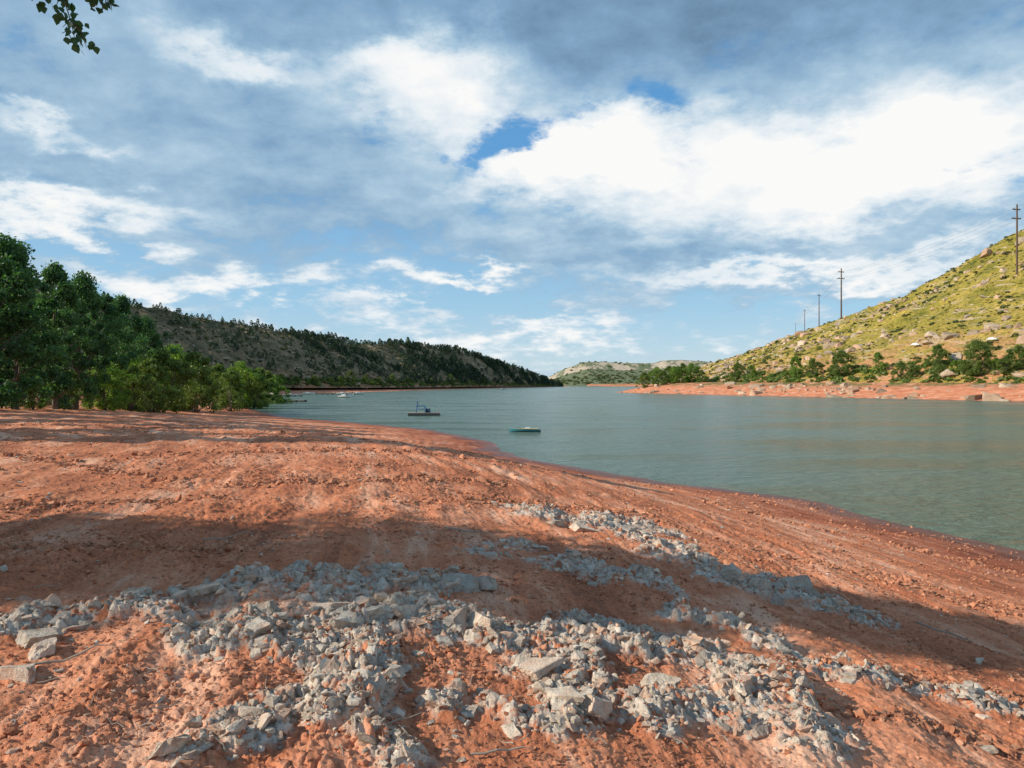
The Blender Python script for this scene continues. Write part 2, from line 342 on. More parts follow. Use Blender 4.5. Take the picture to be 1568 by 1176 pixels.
# ---------------------------------------------------------------- scatter tools
def ico(sub):
    import bmesh
    bm=bmesh.new(); bmesh.ops.create_icosphere(bm,subdivisions=sub,radius=1); 
    v=np.array([x.co[:] for x in bm.verts]); f=np.array([[q.index for q in p.verts] for p in bm.faces]); bm.free(); return v,f
def rock_shape(sub,r,cuts=8,flat=.6,rough=.04):
    v,f=ico(sub)
    pl=[(np.array([0,r.normal()*.15,1.]),r.uniform(.2,.45)),(np.array([0,0,-1.]),r.uniform(.25,.5))]
    a0=r.uniform(0,3.1); nk=int(r.integers(3,6))
    for k in range(nk):
        a=a0+k*2*np.pi/nk+r.normal()*.4; n=np.array([np.cos(a),np.sin(a),r.normal()*.4]); pl.append((n/np.linalg.norm(n),r.uniform(.3,.75)))
    for k in range(cuts-4):
        n=r.normal(size=3); n/=np.linalg.norm(n); pl.append((n,r.uniform(.35,.65)))
    for q in range(2):
        for n,o in pl:
            k=v@n-o; v=v-np.maximum(k,0)[:,None]*n
    v[:,2]*=flat/.6
    if rough>0:
        s=r.uniform(0,50); v=v*(1+rough*4*(fbm(v[:,0]*2.6+s+v[:,2]*1.3,v[:,1]*2.6+v[:,2]*1.9,int(s),5,.65))[:,None])
    return v*1.35,f
def rotm(n,tilt=1.0):
    a=rng.uniform(0,2*np.pi,n); ca,sa=np.cos(a),np.sin(a); Z=np.zeros((n,3,3)); Z[:,0,0]=ca;Z[:,0,1]=-sa;Z[:,1,0]=sa;Z[:,1,1]=ca;Z[:,2,2]=1
    b=rng.uniform(-1,1,n)*tilt; cb,sb=np.cos(b),np.sin(b); X=np.zeros((n,3,3)); X[:,0,0]=1;X[:,1,1]=cb;X[:,1,2]=-sb;X[:,2,1]=sb;X[:,2,2]=cb
    return Z@X
def scatter(name,shapes,pos,size,mats,tilt=1.0,tint=None,aniso=.3,smooth=False,stretch=None):
    n=len(pos); which=rng.integers(0,len(shapes),n); VV=[];FF=[];TT=[];off=0
    Rm=rotm(n,tilt); sc3=size[:,None]*(1+rng.uniform(-aniso,aniso,(n,3)))
    if stretch is not None: sc3=sc3*np.array(stretch)
    tint=rng.random(n) if tint is None else tint
    for k,sh in enumerate(shapes):
        v,f=sh[0],sh[1]; tv=sh[2] if len(sh)>2 else None
        I=np.where(which==k)[0]
        if not len(I): continue
        w=np.einsum('nij,nvj->nvi',Rm[I],v[None]*sc3[I][:,None,:])+pos[I][:,None,:]
        VV.append(w.reshape(-1,3)); FF.append((f[None]+(np.arange(len(I))*len(v))[:,None,None]+off).reshape(-1,f.shape[1])); off+=len(I)*len(v)
        tt=np.repeat(tint[I],len(v))
        if tv is not None: tt=np.clip(tt*.5+np.tile(tv,len(I))*.5,0,1)
        TT.append(tt)
    return mk(name,np.vstack(VV),[np.vstack(FF)],mats,attrs={'tint':np.concatenate(TT)},smooth=smooth)
r1=np.random.default_rng(3)
small=[rock_shape(2,r1,8,.5,.06) for _ in range(18)]; med=[rock_shape(4,r1,9,.5,.09) for _ in range(12)]; big=[rock_shape(5,r1,10,.6,.10) for _ in range(10)]; med3=[rock_shape(3,r1,9,.7,.06) for _ in range(10)]
def polar(n,r0,r1_,a=41): 
    rr=np.exp(rng.uniform(np.log(r0),np.log(r1_),n)); aa=np.radians(rng.uniform(-a,a,n)); return np.sin(aa)*rr,np.cos(aa)*rr,rr
x,y,r=polar(120000,2.6,20); m=rock_mask(x,y); k=rng.random(len(x))<m*.5; x,y,r,m=x[k],y[k],r[k],m[k]
z=ground_h(x,y)[0]; s=np.clip(np.exp(rng.normal(-4.1,.55,len(x))),.007,.05)*(.7+.06*r)
scatter('shale_rubble',small,np.stack([x,y,z],1),s,[M_rock],tilt=1.1)
x,y,r=polar(7000,2.6,20); m=rock_mask(x,y); k=rng.random(len(x))<m*.17; x,y,r=x[k],y[k],r[k]
z=ground_h(x,y)[0]; s=np.exp(rng.normal(-3.0,.35,len(x))).clip(.03,.11)*(.75+.04*r)
scatter('shale_slabs',med,np.stack([x,y,z],1),s,[M_rock],tilt=.6,stretch=(1.25,1.0,.75))
bl=[(500,940,.14),(560,962,.17),(700,968,.17),(735,975,.13),(825,1040,.14),(835,1065,.10),(875,1095,.13),(915,1100,.1),(1012,1060,.11),(1095,1010,.09),(200,915,.10),(60,975,.16),(70,995,.12),
 (30,1028,.15),(615,955,.12),(650,935,.13),(705,905,.15),(735,900,.14),(690,905,.12),(935,965,.09),(1140,1040,.08),(380,1105,.08),(300,1120,.07),(1165,1125,.07),(1210,895,.2),(1160,900,.17),(1240,915,.18),(1120,888,.16),(1190,915,.2),
 (545,1075,.09),(755,1000,.09),(640,1010,.07),(400,965,.1),(90,955,.09),(265,1165,.09),(1510,1140,.06),(1500,1010,.08),(1060,840,.14),(890,805,.2),(960,808,.2),(850,795,.2),(1010,835,.18),(530,975,.11),(585,935,.12),(470,925,.1),(680,990,.09),(790,990,.09)]
P=[];S=[]
for px,py,s in bl:
    gx,gy=ray_ground(px,py+8); P.append((gx,gy,ground_h(np.array([gx]),np.array([gy]))[0][0]+s*.12)); S.append(s*.82)
scatter('shale_boulders',big,np.array(P),np.array(S),[M_rock],tilt=.5,tint=rng.uniform(0,.7,len(P)),aniso=.35,stretch=(1.15,1.0,.8))
x,y,r=polar(110000,2.5,34); gx=fbm(x*.7,y*.7,91,3)+.5; k=rng.random(len(x))<sst(gx,.40,.72)*.8+.12; x,y,r=x[k],y[k],r[k]
z,d,_=ground_h(x,y); k=d>.3; x,y,r,z=x[k],y[k],r[k],z[k]; s=np.clip(np.exp(rng.normal(-5.0,.6,len(x))),.003,.028)*(.6+.08*r)
scatter('clay_clods',small,np.stack([x,y,z+s*.1],1),s,[M_clod])
PX=[];PY=[]
for pts,wd,n in [([(360,745),(560,738),(770,742)],.5,900),([(640,768),(860,776),(1000,790)],.5,600),([(980,795),(1180,850),(1400,905),(1600,955)],.35,1200),([(0,845),(200,838),(420,850)],.25,400),([(1080,770),(1250,810),(1568,880)],.4,600),([(0,780),(200,770),(350,765)],.3,300),([(200,700),(500,690),(720,702)],.7,500),([(1320,870),(1568,935)],.3,300),([(1200,1075),(1400,1110),(1568,1150)],.18,500),([(20,700),(300,742)],.4,300),([(1250,1020),(1400,1050),(1568,1075)],.2,600)]:
    g=np.array([ray_ground(*p) for p in pts]); tt=rng.uniform(0,len(g)-1.001,n); i=tt.astype(int); f=(tt-i)[:,None]
    q=g[i]*(1-f)+g[i+1]*f; wv=fbm(q[:,0]*.8,q[:,1]*.8,97,3)*1.6*wd
    PX.append(q[:,0]+rng.normal(size=n)*wd*.35); PY.append(q[:,1]+rng.normal(size=n)*wd*.35+wv)
x=np.concatenate(PX);y=np.concatenate(PY); r=np.hypot(x,y); z,d,_=ground_h(x,y); s=np.clip(np.exp(rng.normal(-3.8,.5,len(x))),.008,.06)*(.55+.05*r)
scatter('debris_clods',small,np.stack([x,y,z+s*.1],1),s,[M_clod])
x,y,r=polar(17000,3,55); z,d,_=ground_h(x,y); gx=fbm(x*.5,y*.5,95,3); gx=gx+.35*sst(fbm(d*1.2,y*.1,96,3),.02,.2)
k=(d>.4)&(rng.random(len(x))<sst(gx,.0,.35)*.6+.03); x,y,r,z=x[k],y[k],r[k],z[k]; s=np.clip(np.exp(rng.normal(-4.6,.55,len(x))),.005,.035)*(.6+.04*r)
scatter('beach_stones',small,np.stack([x,y,z+s*.15],1),s,[M_rock])
# ---------------------------------------------------------------- trees
def tube(path,rads,seg=7):
    path=np.array(path,float); n=len(path); V=[];F=[]
    for i in range(n):
        a=path[max(0,i-1)]; b=path[min(n-1,i+1)]; t=(b-a); t/=np.linalg.norm(t)+1e-9
        u=np.cross(t,[.3,.9,.1]); u/=np.linalg.norm(u); w=np.cross(t,u)
        for k in range(seg):
            q=2*np.pi*k/seg; V.append(path[i]+rads[i]*(np.cos(q)*u+np.sin(q)*w))
    for i in range(n-1):
        for k in range(seg):
            k2=(k+1)%seg; F.append((i*seg+k,i*seg+k2,(i+1)*seg+k2,(i+1)*seg+k))
    return np.array(V),np.array(F)
def leaf_quads(C,size,r,up=.3):
    n=len(C); nrm=r.normal(size=(n,3)); nrm[:,2]+=up; nrm/=np.linalg.norm(nrm,axis=1)[:,None]
    a=np.cross(nrm,r.normal(size=(n,3))); a/=np.linalg.norm(a,axis=1)[:,None]; b=np.cross(nrm,a)
    s=(size*r.uniform(.6,1.3,n))[:,None]
    V=np.stack([C-a*s*.5,C+b*s*.38,C+a*s*.6,C-b*s*.38],1).reshape(-1,3)
    return V,np.arange(n*4).reshape(n,4)
def tree_mesh(seed,h,cr,cb,nclump,nleaf,leaf,clumpr=.8,limbs=12,bush=False):
    r=np.random.default_rng(seed); VV=[];FF=[];off=0
    def add(v,f):
        nonlocal off
        VV.append(v);FF.append(f+off);off+=len(v)
    lean=r.normal(size=2)*.04*h; tr=h*.018+.03
    tp=[(lean[0]*(t**1.5)+.1*math.sin(3*t+seed),lean[1]*(t**1.5),h*.88*t-.3*(t==0)) for t in np.linspace(0,1,9)]
    if not bush: add(*tube(tp,[tr*(1.25 if i==0 else 1-.88*i/8) for i in range(9)],9))
    cent=[]
    ph=r.uniform(0,6.3,4)
    for i in range(nclump):
        u=r.uniform(0,1)**.9; z=cb+(h-cb)*u*.95
        prof=math.sin(math.pi*min(1,(u*.84+.16)))**.7
        a=r.uniform(0,2*np.pi); lob=1+.22*math.sin(2*a+ph[0]+u*4)+.15*math.sin(3*a+ph[1]-u*7)
        rr=cr*prof*math.sqrt(r.uniform(.12,1))*r.uniform(.8,1.2)*lob
        cent.append((math.cos(a)*rr+lean[0]*u,math.sin(a)*rr+lean[1]*u,z))
    cent=np.array(cent)
    sel=r.choice(nclump,min(limbs,nclump),replace=False)
    for i in range(min(nclump,limbs*3)):
        c=cent[i] if i>=limbs else cent[sel[i]]
        tz=max(.1,min(.8,(c[2]-np.hypot(c[0],c[1])*.9)/h)); a=np.array([np.interp(tz*1.1,np.linspace(0,1,9),[p[k] for p in tp]) for k in range(3)])
        if bush: a=np.array([r.normal()*.1,r.normal()*.1,0])
        mid=(a+c)/2+np.array([0,0,-.05*h*r.random()]); rr=tr*(.42 if i<limbs else .2)
        add(*tube([a,(a+mid)/2+r.normal(size=3)*.05,mid,(mid+c)/2+r.normal(size=3)*.1,c],[rr,rr*.8,rr*.6,rr*.35,rr*.12],5))
    nb=sum(len(f) for f in FF); nv=off
    k=r.integers(0,nclump,nleaf); crs=clumpr*r.uniform(.5,1.3,nclump)
    dirs=r.normal(size=(nleaf,3)); dirs/=np.linalg.norm(dirs,axis=1)[:,None]; rad=r.random(nleaf)**.5*(1+.35*r.normal(size=nleaf)**2*.3)
    C=cent[k]+dirs*(crs[k]*rad)[:,None]*np.array([1,1,.8])
    C[:,2]=np.maximum(C[:,2],.05)
    v,f=leaf_quads(C,leaf,r); tint=np.repeat(np.clip(r.random(nclump)[k]*.55+r.random(nleaf)*.45,0,1),4); add(v,f)
    V=np.vstack(VV); F=np.vstack(FF); mi=np.concatenate([np.zeros(nb,int),np.ones(len(F)-nb,int)])
    return V,F,mi,np.concatenate([np.zeros(nv),tint])
tree_cache={}
def place_tree(name,key,args,leafmat,x,y,z,h,rot=0,sx=1.0):
    kk=(key,leafmat.name)
    if kk not in tree_cache:
        V,F,mi,t=tree_mesh(*args); ob=mk(name,V,[F],[M_bark,leafmat],mi,{'tint':t}); tree_cache[kk]=(ob.data,args[1])
    else:
        ob=bpy.data.objects.new(name,tree_cache[kk][0]); sc.collection.objects.link(ob)
    s=h/tree_cache[kk][1]; ob.location=(x,y,z); ob.scale=(s*sx,s*sx,s); ob.rotation_euler=(0,0,rot); return ob
TA=[('A',(11,12,3.1,.5,120,27000,.20,.60,16)),('B',(12,12,2.8,.6,110,25000,.20,.58,16)),('C',(13,12,3.5,.4,130,28000,.21,.62,16))]
TB=[('D',(21,6,2.7,.3,70,14000,.17,.55,9,True)),('E',(22,6,3.1,.2,80,15000,.17,.6,9,True)),('F',(23,6,2.3,.4,60,12000,.17,.52,8,True))]
def gz1(x,y): return float(ground_h(np.array([float(x)]),np.array([float(y)]))[0][0])
def tree_at(px,top,Y,T,mat,name='cottonwood_tree',sx=1.0):
    x=(px-784)/FPX*Y; z=gz1(x,Y)-.1; h=H+(588-top)/FPX*Y-z
    return place_tree(name,T[0],T[1],mat,x,Y,z,h,random.uniform(0,6),sx)
for px,top,Y,i,sx in [(-45,350,52,2,1.1),(26,360,60,0,.9),(84,400,66,1,.9),(116,416,73,2,.75),(154,444,86,0,1.),(192,450,98,1,.95),(-10,430,72,2,1.),(60,450,84,0,1.),(216,484,112,2,.9),(238,508,120,0,1.)]:
    tree_at(px,top,Y,TA[i],M_leafD,sx=sx)
for px,top,Y,i in [(250,535,100,0),(275,530,118,1),(300,538,112,2),(330,558,135,0),(372,555,150,1),(398,562,165,2),(232,548,92,2),(200,560,84,0),(415,575,190,1),(160,556,78,1),(352,566,128,2),(218,545,96,1),(388,566,150,0),(110,568,70,0),(50,572,62,2)]:
    tree_at(px,top,Y,TB[i],M_leafL if i==1 else M_leafR,'willow_shrub')
for px,top,Y,i in [(455,582,300,0),(480,580,330,1),(537,571,410,2),(560,580,420,0),(600,578,500,1),(690,578,600,2),(625,584,520,0),(660,586,560,1),(505,584,360,2),(430,578,280,1),(442,584,280,2),(520,582,380,0),(580,584,450,1),(740,584,700,2)]:
    x=(px-784)/FPX*Y; b=HL.ray(px,588); 
    x,Y,z=(b.x,b.y,b.z-.3) if b else (x,Y,gz1(x,Y)); place_tree('willow_shrub',TB[i][0],TB[i][1],M_leafR,x,Y,z,max(2.5,(598-top)/FPX*Y*.8),random.uniform(0,6))
for x,y,h,i,sx in [(-23,19.5,14,0,.85),(-27,27,15,1,1.),(-33,35,16,0,1.),(-38,44,16,2,1),(-45,52,15,1,1),(-30,-14,12,1,1),(-52,8,12,2,1),(-38,14,12,2,.9)]:
    place_tree('cottonwood_tree',TA[i][0],TA[i][1],M_leafD,x,y,gz1(x,y)-.1,h,random.uniform(0,6),sx)
near=place_tree('cottonwood_tree','N',(31,12,1.25,1.3,60,22000,.15,.6,14),M_leafD,-9.8,5.2,gz1(-9.8,5.2)-.1,12,0)
place_tree('cottonwood_tree','N2',(32,12,1.4,1.0,70,22000,.16,.7,14),M_leafD,-17.5,3.7,gz1(-17.5,3.7)-.1,13.5,0)
def overhang():
    r=np.random.default_rng(5); VV=[];FF=[];mi=[];off=0
    def add(v,f,m):
        nonlocal off
        VV.append(v);FF.append(np.asarray(f)+off);mi.append(np.full(len(f),m));off+=len(v)
    def pt(px,py,Y): return np.array([(px-784)/FPX*Y,Y,H+(588-py)/FPX*Y])
    main=[np.array([-9.7,5.2,8.6]),np.array([-7.8,5.4,9.2]),np.array([-5.2,5.7,9.0]),pt(60,-70,6),pt(130,-40,6.1)]
    add(*tube(main,[.06,.045,.03,.018,.006],6),0)
    leaves=[]
    def twig(ps):
        ps=[pt(*p) for p in ps]; add(*tube(ps,[.006]*(len(ps)-1)+[.002],4),0)
        for a,b in zip(ps[:-1],ps[1:]):
            n=max(2,int(np.linalg.norm(b-a)/.013))
            for i in range(n): leaves.append(a+(b-a)*i/n+r.normal(size=3)*np.array([.038,.05,.03]))
    twig([(60,-70,6),(65,-20,6),(72,4,6.0)]); twig([(80,-62,6.0),(95,-10,6.0),(108,30,6.0),(118,72,6.0)]); twig([(108,30,6.),(96,42,6.)])
    twig([(108,30,6.),(125,50,6.05),(133,74,6.05)]); twig([(118,-45,6.1),(135,-10,6.1),(148,10,6.1)]); twig([(130,-40,6.1),(160,-5,6.15),(172,10,6.15)]); twig([(95,-10,6),(84,14,6)]); twig([(160,-30,6.1),(165,-8,6.15),(158,14,6.15)])
    L=np.array(leaves)
    shp=np.array([(0,0),(.28,.12),(.5,.38),(.32,.7),(0,1.1),(-.32,.7),(-.5,.38),(-.28,.12)])
    for c in L:
        ax=r.normal(size=3)*.6+np.array([0,0,-1.]); ax/=np.linalg.norm(ax); s=np.cross(ax,r.normal(size=3)); s/=np.linalg.norm(s); k=r.uniform(.045,.075)
        v=c+k*(shp[:,:1]*s+shp[:,1:]*ax); add(np.vstack([v]),[(0,1,2,3),(0,3,4,5),(0,5,6,7)],1)
    t=np.random.default_rng(1).random(off)*.4
    ob=mk('overhanging_branch',np.vstack(VV),[np.vstack(FF)],[M_bark,M_leafD],np.concatenate(mi),{'tint':t})
    ob.parent=near; ob.matrix_parent_inverse=Matrix.LocRotScale(near.location,near.rotation_euler,near.scale).inverted()
overhang()
# ---------------------------------------------------------------- pines on the wooded hill
def pine_shape(seed):
    r=np.random.default_rng(seed); n=100; u=r.random(n)**.8; a=r.uniform(0,2*np.pi,n); rr=(1-u)**.6*.33*np.sqrt(r.uniform(.25,1,n))+.02
    C=np.stack([np.cos(a)*rr,np.sin(a)*rr,.1+u*.85],1); v,f=leaf_quads(C,.14,r,.2); return v,f,np.repeat(r.random(n),4)
pines=[pine_shape(i) for i in range(10)]
n=13000; us=rng.random(n); ts=rng.uniform(.04,1.1,n); P=HL.at(us,ts)
dens=sst(fbm(P[:,0]/30,P[:,1]/30,7,4,.6)+.5,.42,.64)*(.16+.8*sst(P[:,1],400,650))*(.5+.5*ts)+ .5*np.exp(-((ts-1)/.06)**2)+.04
k=(rng.random(n)<dens*.9); P=P[k]
scatter('pine_forest',pines,P-[0,0,.4],rng.uniform(2.6,5.8,len(P))*(.85+.5*sst(P[:,1],400,800)),[M_pine],tilt=.08,aniso=.2,stretch=(1.2,1.2,1))
def bush_shape(seed):
    r=np.random.default_rng(seed); n=70; d=r.normal(size=(n,3)); d/=np.linalg.norm(d,axis=1)[:,None]; d*=r.uniform(.5,1,n)[:,None]; d[:,2]=np.abs(d[:,2])*.7
    v,f=leaf_quads(d,.5,r); return v,f,np.repeat(r.random(n),4)
bushes=[bush_shape(i) for i in range(6)]
n=2600; P=HL.at(rng.random(n),rng.uniform(.0,.95,n)); scatter('hillside_shrubs',bushes,P,rng.uniform(.4,1.5,n),[M_shrub],tilt=.2)
n=900; P=HL.at(rng.uniform(.2,1,n),rng.uniform(.02,.12,n)); scatter('shore_shrubs',bushes,P+np.array([0,0,.3]),rng.uniform(.8,2.4,n),[M_leafR],tilt=.2)
n=1200; P=HL.at(rng.random(n),rng.uniform(.0,.95,n)); scatter('hillside_boulders',med3,P,rng.uniform(.3,1.2,n),[M_boulder],tilt=.3)
n=11000; us=rng.random(n)**1.1; ts=rng.uniform(0,1.05,n); P=HR.at(us,ts); dn=sst(fbm(P[:,0]/22,P[:,1]/22,17,4)+.5,.42,.62)*.7+.10+.4*(ts<.12)+.6*np.exp(-((ts-1)/.05)**2); k=rng.random(n)<dn; P=P[k]
scatter('hillside_shrubs',bushes,P,np.exp(rng.normal(-.28,.45,len(P))),[M_shrub],tilt=.2)
n=9000; us=rng.random(n)**1.1; ts=rng.uniform(0,1.02,n); P=HR.at(us,ts); scatter('hillside_grass',bushes,P,rng.uniform(.3,.8,n),[M_grassy],tilt=.2,stretch=(1.3,1.3,.7))
n=9000; us=rng.random(n)**1.1; ts=rng.uniform(.03,1.0,n); P=HR.at(us,ts); b=np.abs(((ts*3.6+us*3.0+fbm(P[:,0]/60,P[:,1]/60,71,3)*1.2)%1)-.5)
k=rng.random(n)<sst(b,.30,.5)*.85+.09; P=P[k]
scatter('hillside_boulders',med3,P,np.clip(np.exp(rng.normal(.1,.5,len(P))),.3,2.7),[M_boulder],tilt=.5,stretch=(1.2,1.2,.95))
n=650; P=HR.at(rng.uniform(.08,.62,n),rng.uniform(0,.1,n)); scatter('shore_shrubs',bushes,P,rng.uniform(.8,2.4,n),[M_leafR],tilt=.2)
n=3400
x=rng.uniform(62,175,n); y=rng.uniform(170,430,n); z,d,_=ground_h(x,y); k=(d>.3)&(d<26)&(rng.random(n)<.14+.6*sst(fbm(x/14,y/14,55,3),-.05,.12)*(x>100)*(y<330))
scatter('bank_boulders',med3,np.stack([x,y,z],1)[k],np.clip(np.exp(rng.normal(-.25,.6,k.sum())),.2,2.4),[M_boulder],tilt=.3,stretch=(1.2,1.2,.95))
n=900; P=HM.at(rng.random(n),rng.choice([0,1],n)*.55*rng.random(n)+rng.uniform(.1,.5,n)); scatter('mesa_shrubs',bushes,P,rng.uniform(2,4,n),[M_shrub],tilt=.2)
for px,top,base,i in [(1500,523,574,1),(1434,529,566,0),(1220,546,578,2),(1245,550,578,0),(1287,538,576,1),(1345,540,570,2),(1378,556,580,0),(1462,552,574,2),(1540,545,572,0),(1130,560,583,1),(1150,563,583,2),(1400,560,582,1),(1525,548,573,2),(1440,562,583,1),(1555,530,566,1)]:
    p=HR.ray(px,min(base,579)); 
    if p is None:
        Y=300; p=Vector(((px-784)/FPX*Y,Y,0)); p.z=gz1(p.x,p.y)
    h=(base-top)/FPX*p.y*1.08; place_tree('shore_tree',TB[i][0],TB[i][1],M_leafR if i!=2 else M_leafL,p.x,p.y,p.z-.3,h,random.uniform(0,6),.95)
for px,top,Y,i in [(985,570,425,0),(1005,562,432,1),(1025,560,438,2),(1045,556,430,0),(1062,556,425,1),(1035,561,420,1),(1075,566,420,2),(1015,567,420,2)]:
    x=(px-784)/FPX*Y; z=gz1(x,Y)-.3; place_tree('shore_tree',TB[i][0],TB[i][1],M_leafL if i==1 else M_leafR,x,Y,z,H+(588-top)/FPX*Y-z,random.uniform(0,6),1.)
# ---------------------------------------------------------------- utility poles and wires
def box(c,s,rot=0):
    v=np.array([(a,b,d) for a in(-.5,.5) for b in(-.5,.5) for d in(-.5,.5)])*np.array(s)
    cr,sr=math.cos(rot),math.sin(rot); v=np.stack([v[:,0]*cr-v[:,1]*sr,v[:,0]*sr+v[:,1]*cr,v[:,2]],1)+np.array(c)
    return v,np.array([(0,1,3,2),(4,6,7,5),(0,4,5,1),(2,3,7,6),(0,2,6,4),(1,5,7,3)])
def joined(name,parts,mats,parent=None,smooth=False):
    VV=[];FF=[];mi=[];off=0
    for (v,f),m in parts:
        VV.append(v);FF.append(np.asarray(f)+off);mi.append(np.full(len(f),m));off+=len(v)
    return mk(name,np.vstack(VV),[np.vstack(FF)],mats,np.concatenate(mi),smooth=smooth,parent=parent)
tops=[]
for px,base,top in [(1557,420,313),(1288,488,411),(1254,496,450),(1232,503,474),(1218,508,494)]:
    p=None
    for dy in range(0,30,2):
        p=HR.ray(px,base+dy)
        if p: break
    Y=p.y; zt=H+(588-top)/FPX*Y; h=zt-p.z
    parts=[(tube([(0,0,-1),(0,0,h*.5),(0,0,h)],[h*.0155,h*.013,h*.010],8),0)]
    if px in(1557,1288):
        for fz,w in((.93,.13),(.80,.16)):
            parts.append((box((0,h*.014,h*fz),(h*w,h*.012,h*.014),.25),0))
            for k in(-.47,-.2,.2,.47): parts.append((tube([(k*h*w*.97,h*.014+k*h*w*.25,h*fz),(k*h*w*.97,h*.014+k*h*w*.25,h*fz+h*.025)],[h*.004,h*.003],5),1))
    else:
        parts.append((box((0,h*.014,h*.95),(h*.12,h*.012,h*.014),.25),0))
    ob=joined('utility_pole',parts,[M_pole,M_wire]); ob.location=p; tops.append(((p.x,p.y,p.z),h))
wires=[]
chain=[((330,180,110),30)]+tops
for (a,ha),(b,hb) in zip(chain[:-1],chain[1:]):
    for fz,k in((.94,-.06),(.94,.06),(.81,-.075),(.81,.075)):
        A_=np.array([a[0]+k*ha,a[1],a[2]+ha*fz]); B_=np.array([b[0]+k*hb,b[1],b[2]+hb*fz])
        path=[A_+(B_-A_)*t-np.array([0,0,4*t*(1-t)*.02*np.linalg.norm(B_-A_)]) for t in np.linspace(0,1,14)]
        wires.append((tube(path,[.035]*14,4),0))
joined('power_lines',wires,[M_wire])
# ---------------------------------------------------------------- parked cars on the hill road
def car(p,rot,mat):
    prof=[(-2.3,.45),(-2.25,.95),(-1.7,1.05),(-1.2,1.6),(.5,1.65),(1.15,1.1),(2.1,.95),(2.3,.6),(2.25,.42)]
    n=len(prof); v=[]
    for s in(-.85,.85):
        for a,b in prof: v.append((a,s*(.82 if b>1.3 else 1),b))
    v=np.array(v); q=[(i,(i+1)%n,(i+1)%n+n,i+n) for i in range(n)]
    parts=[((v,np.array(q)),0)]
    for w in(-1.45,1.45):
        for s in(-.86,.86):
            parts.append((tube([(w,s-.1,.35),(w,s+.1,.35)],[.36,.36],14),1)); parts.append((tube([(w,s-.11,.35),(w,s+.11,.35)],[.2,.2],10),2))
    for s in(-.72,.72): parts.append((box((-.35,s*1.07,1.33),(1.7,.03,.36)),3))
    e=joined('parked_car',parts,[mat,M_dark,M_silver,M_glass]); 
    mk('side_panels',v,[np.array([list(range(n))]),np.array([list(range(2*n-1,n-1,-1))])],[mat],parent=e)
    e.location=p; e.rotation_euler=(0,0,rot); e.scale=(.75,.75,.75)
for px,py,mt in [(1404,527,M_white),(1521,519,M_white)]:
    p=HR.ray(px,py+3)
    if p: car(p+Vector((-1.0,-.8,.1)),-1.0,mt)
# ---------------------------------------------------------------- boats and docks
def hull(L,W,D,mat=0,n=12):
    V_=[];F_=[]
    for i in range(n):
        t=i/(n-1); w=W/2*(1-max(0,(t-.45)/.55)**2.2)*(.92+.08*min(1,t*4)); zt=D*(1+.25*t*t); x=-L/2+L*t; w=max(w,.02)
        for yy,zz in((-w,zt),(-w*.85,D*.35),(-w*.3,-.1),(w*.3,-.1),(w*.85,D*.35),(w,zt)): V_.append((x,yy,zz))
    for i in range(n-1):
        for k in range(5): F_.append((i*6+k,i*6+k+1,(i+1)*6+k+1,(i+1)*6+k))
        F_.append((i*6+5,i*6,(i+1)*6,(i+1)*6+5))
    F_.append((0,5,2,1)); F_.append((5,4,3,2))
    return np.array(V_),np.array(F_)
def motor_boat(x,y,rot,L=5.5,canopy=False):
    parts=[(hull(L,2.1,.75),0),(box((-.3,0,.95),(L*.34,1.5,.35)),0),(box((.75,0,1.25),(.06,1.4,.45)),1),(box((-L/2-.15,0,.7),(.35,.4,.9)),2)]
    if canopy:
        parts.append((box((-.5,0,2.1),(2.4,1.8,.1)),3))
        for a in(-1.5,.6):
            for b in(-.8,.8): parts.append((tube([(a,b,.8),(a,b,2.06)],[.03,.03],5),2))
    o=joined('motor_boat',parts,[M_white,M_glass,M_dark,M_blue]); o.location=(x,y,.05); o.rotation_euler=(0,0,rot)
def dock(x,y,L,W,rot):
    parts=[]
    nb=int(L/.32)
    for i in range(nb): parts.append((box((-L/2+.16+i*.32,0,.5),(.28,W,.06)),0))
    for s in(-1,1):
        parts.append((box((0,s*(W/2-.1),.36),(L,.12,.18)),0))
        for i in range(int(L/2.4)+1): parts.append((tube([(-L/2+.3+i*2.4,s*(W/2-.25),.05),(-L/2+.3+i*2.4+1.2,s*(W/2-.25),.05)],[.25,.25],10),1))
    o=joined('boat_dock',parts,[M_wood,M_dark]); o.location=(x,y,.0); o.rotation_euler=(0,0,rot)
dock(-69,205,18,2.0,.05); dock(-84,222,14,1.6,.9); dock(-60,208,4,3,0)
motor_boat(-64,201,.1,4.5); motor_boat(-90,300,.1,6,True); motor_boat(-79,345,.0,6,True); motor_boat(-73,352,.4,5.5); motor_boat(-97,352,.2,6); motor_boat(-61,270,-.2,5,False); motor_boat(-107,330,2.8,6,True); motor_boat(-8,620,.2,6,True)
dock(-92,296,16,1.6,.2); dock(-88,358,14,2,.1)
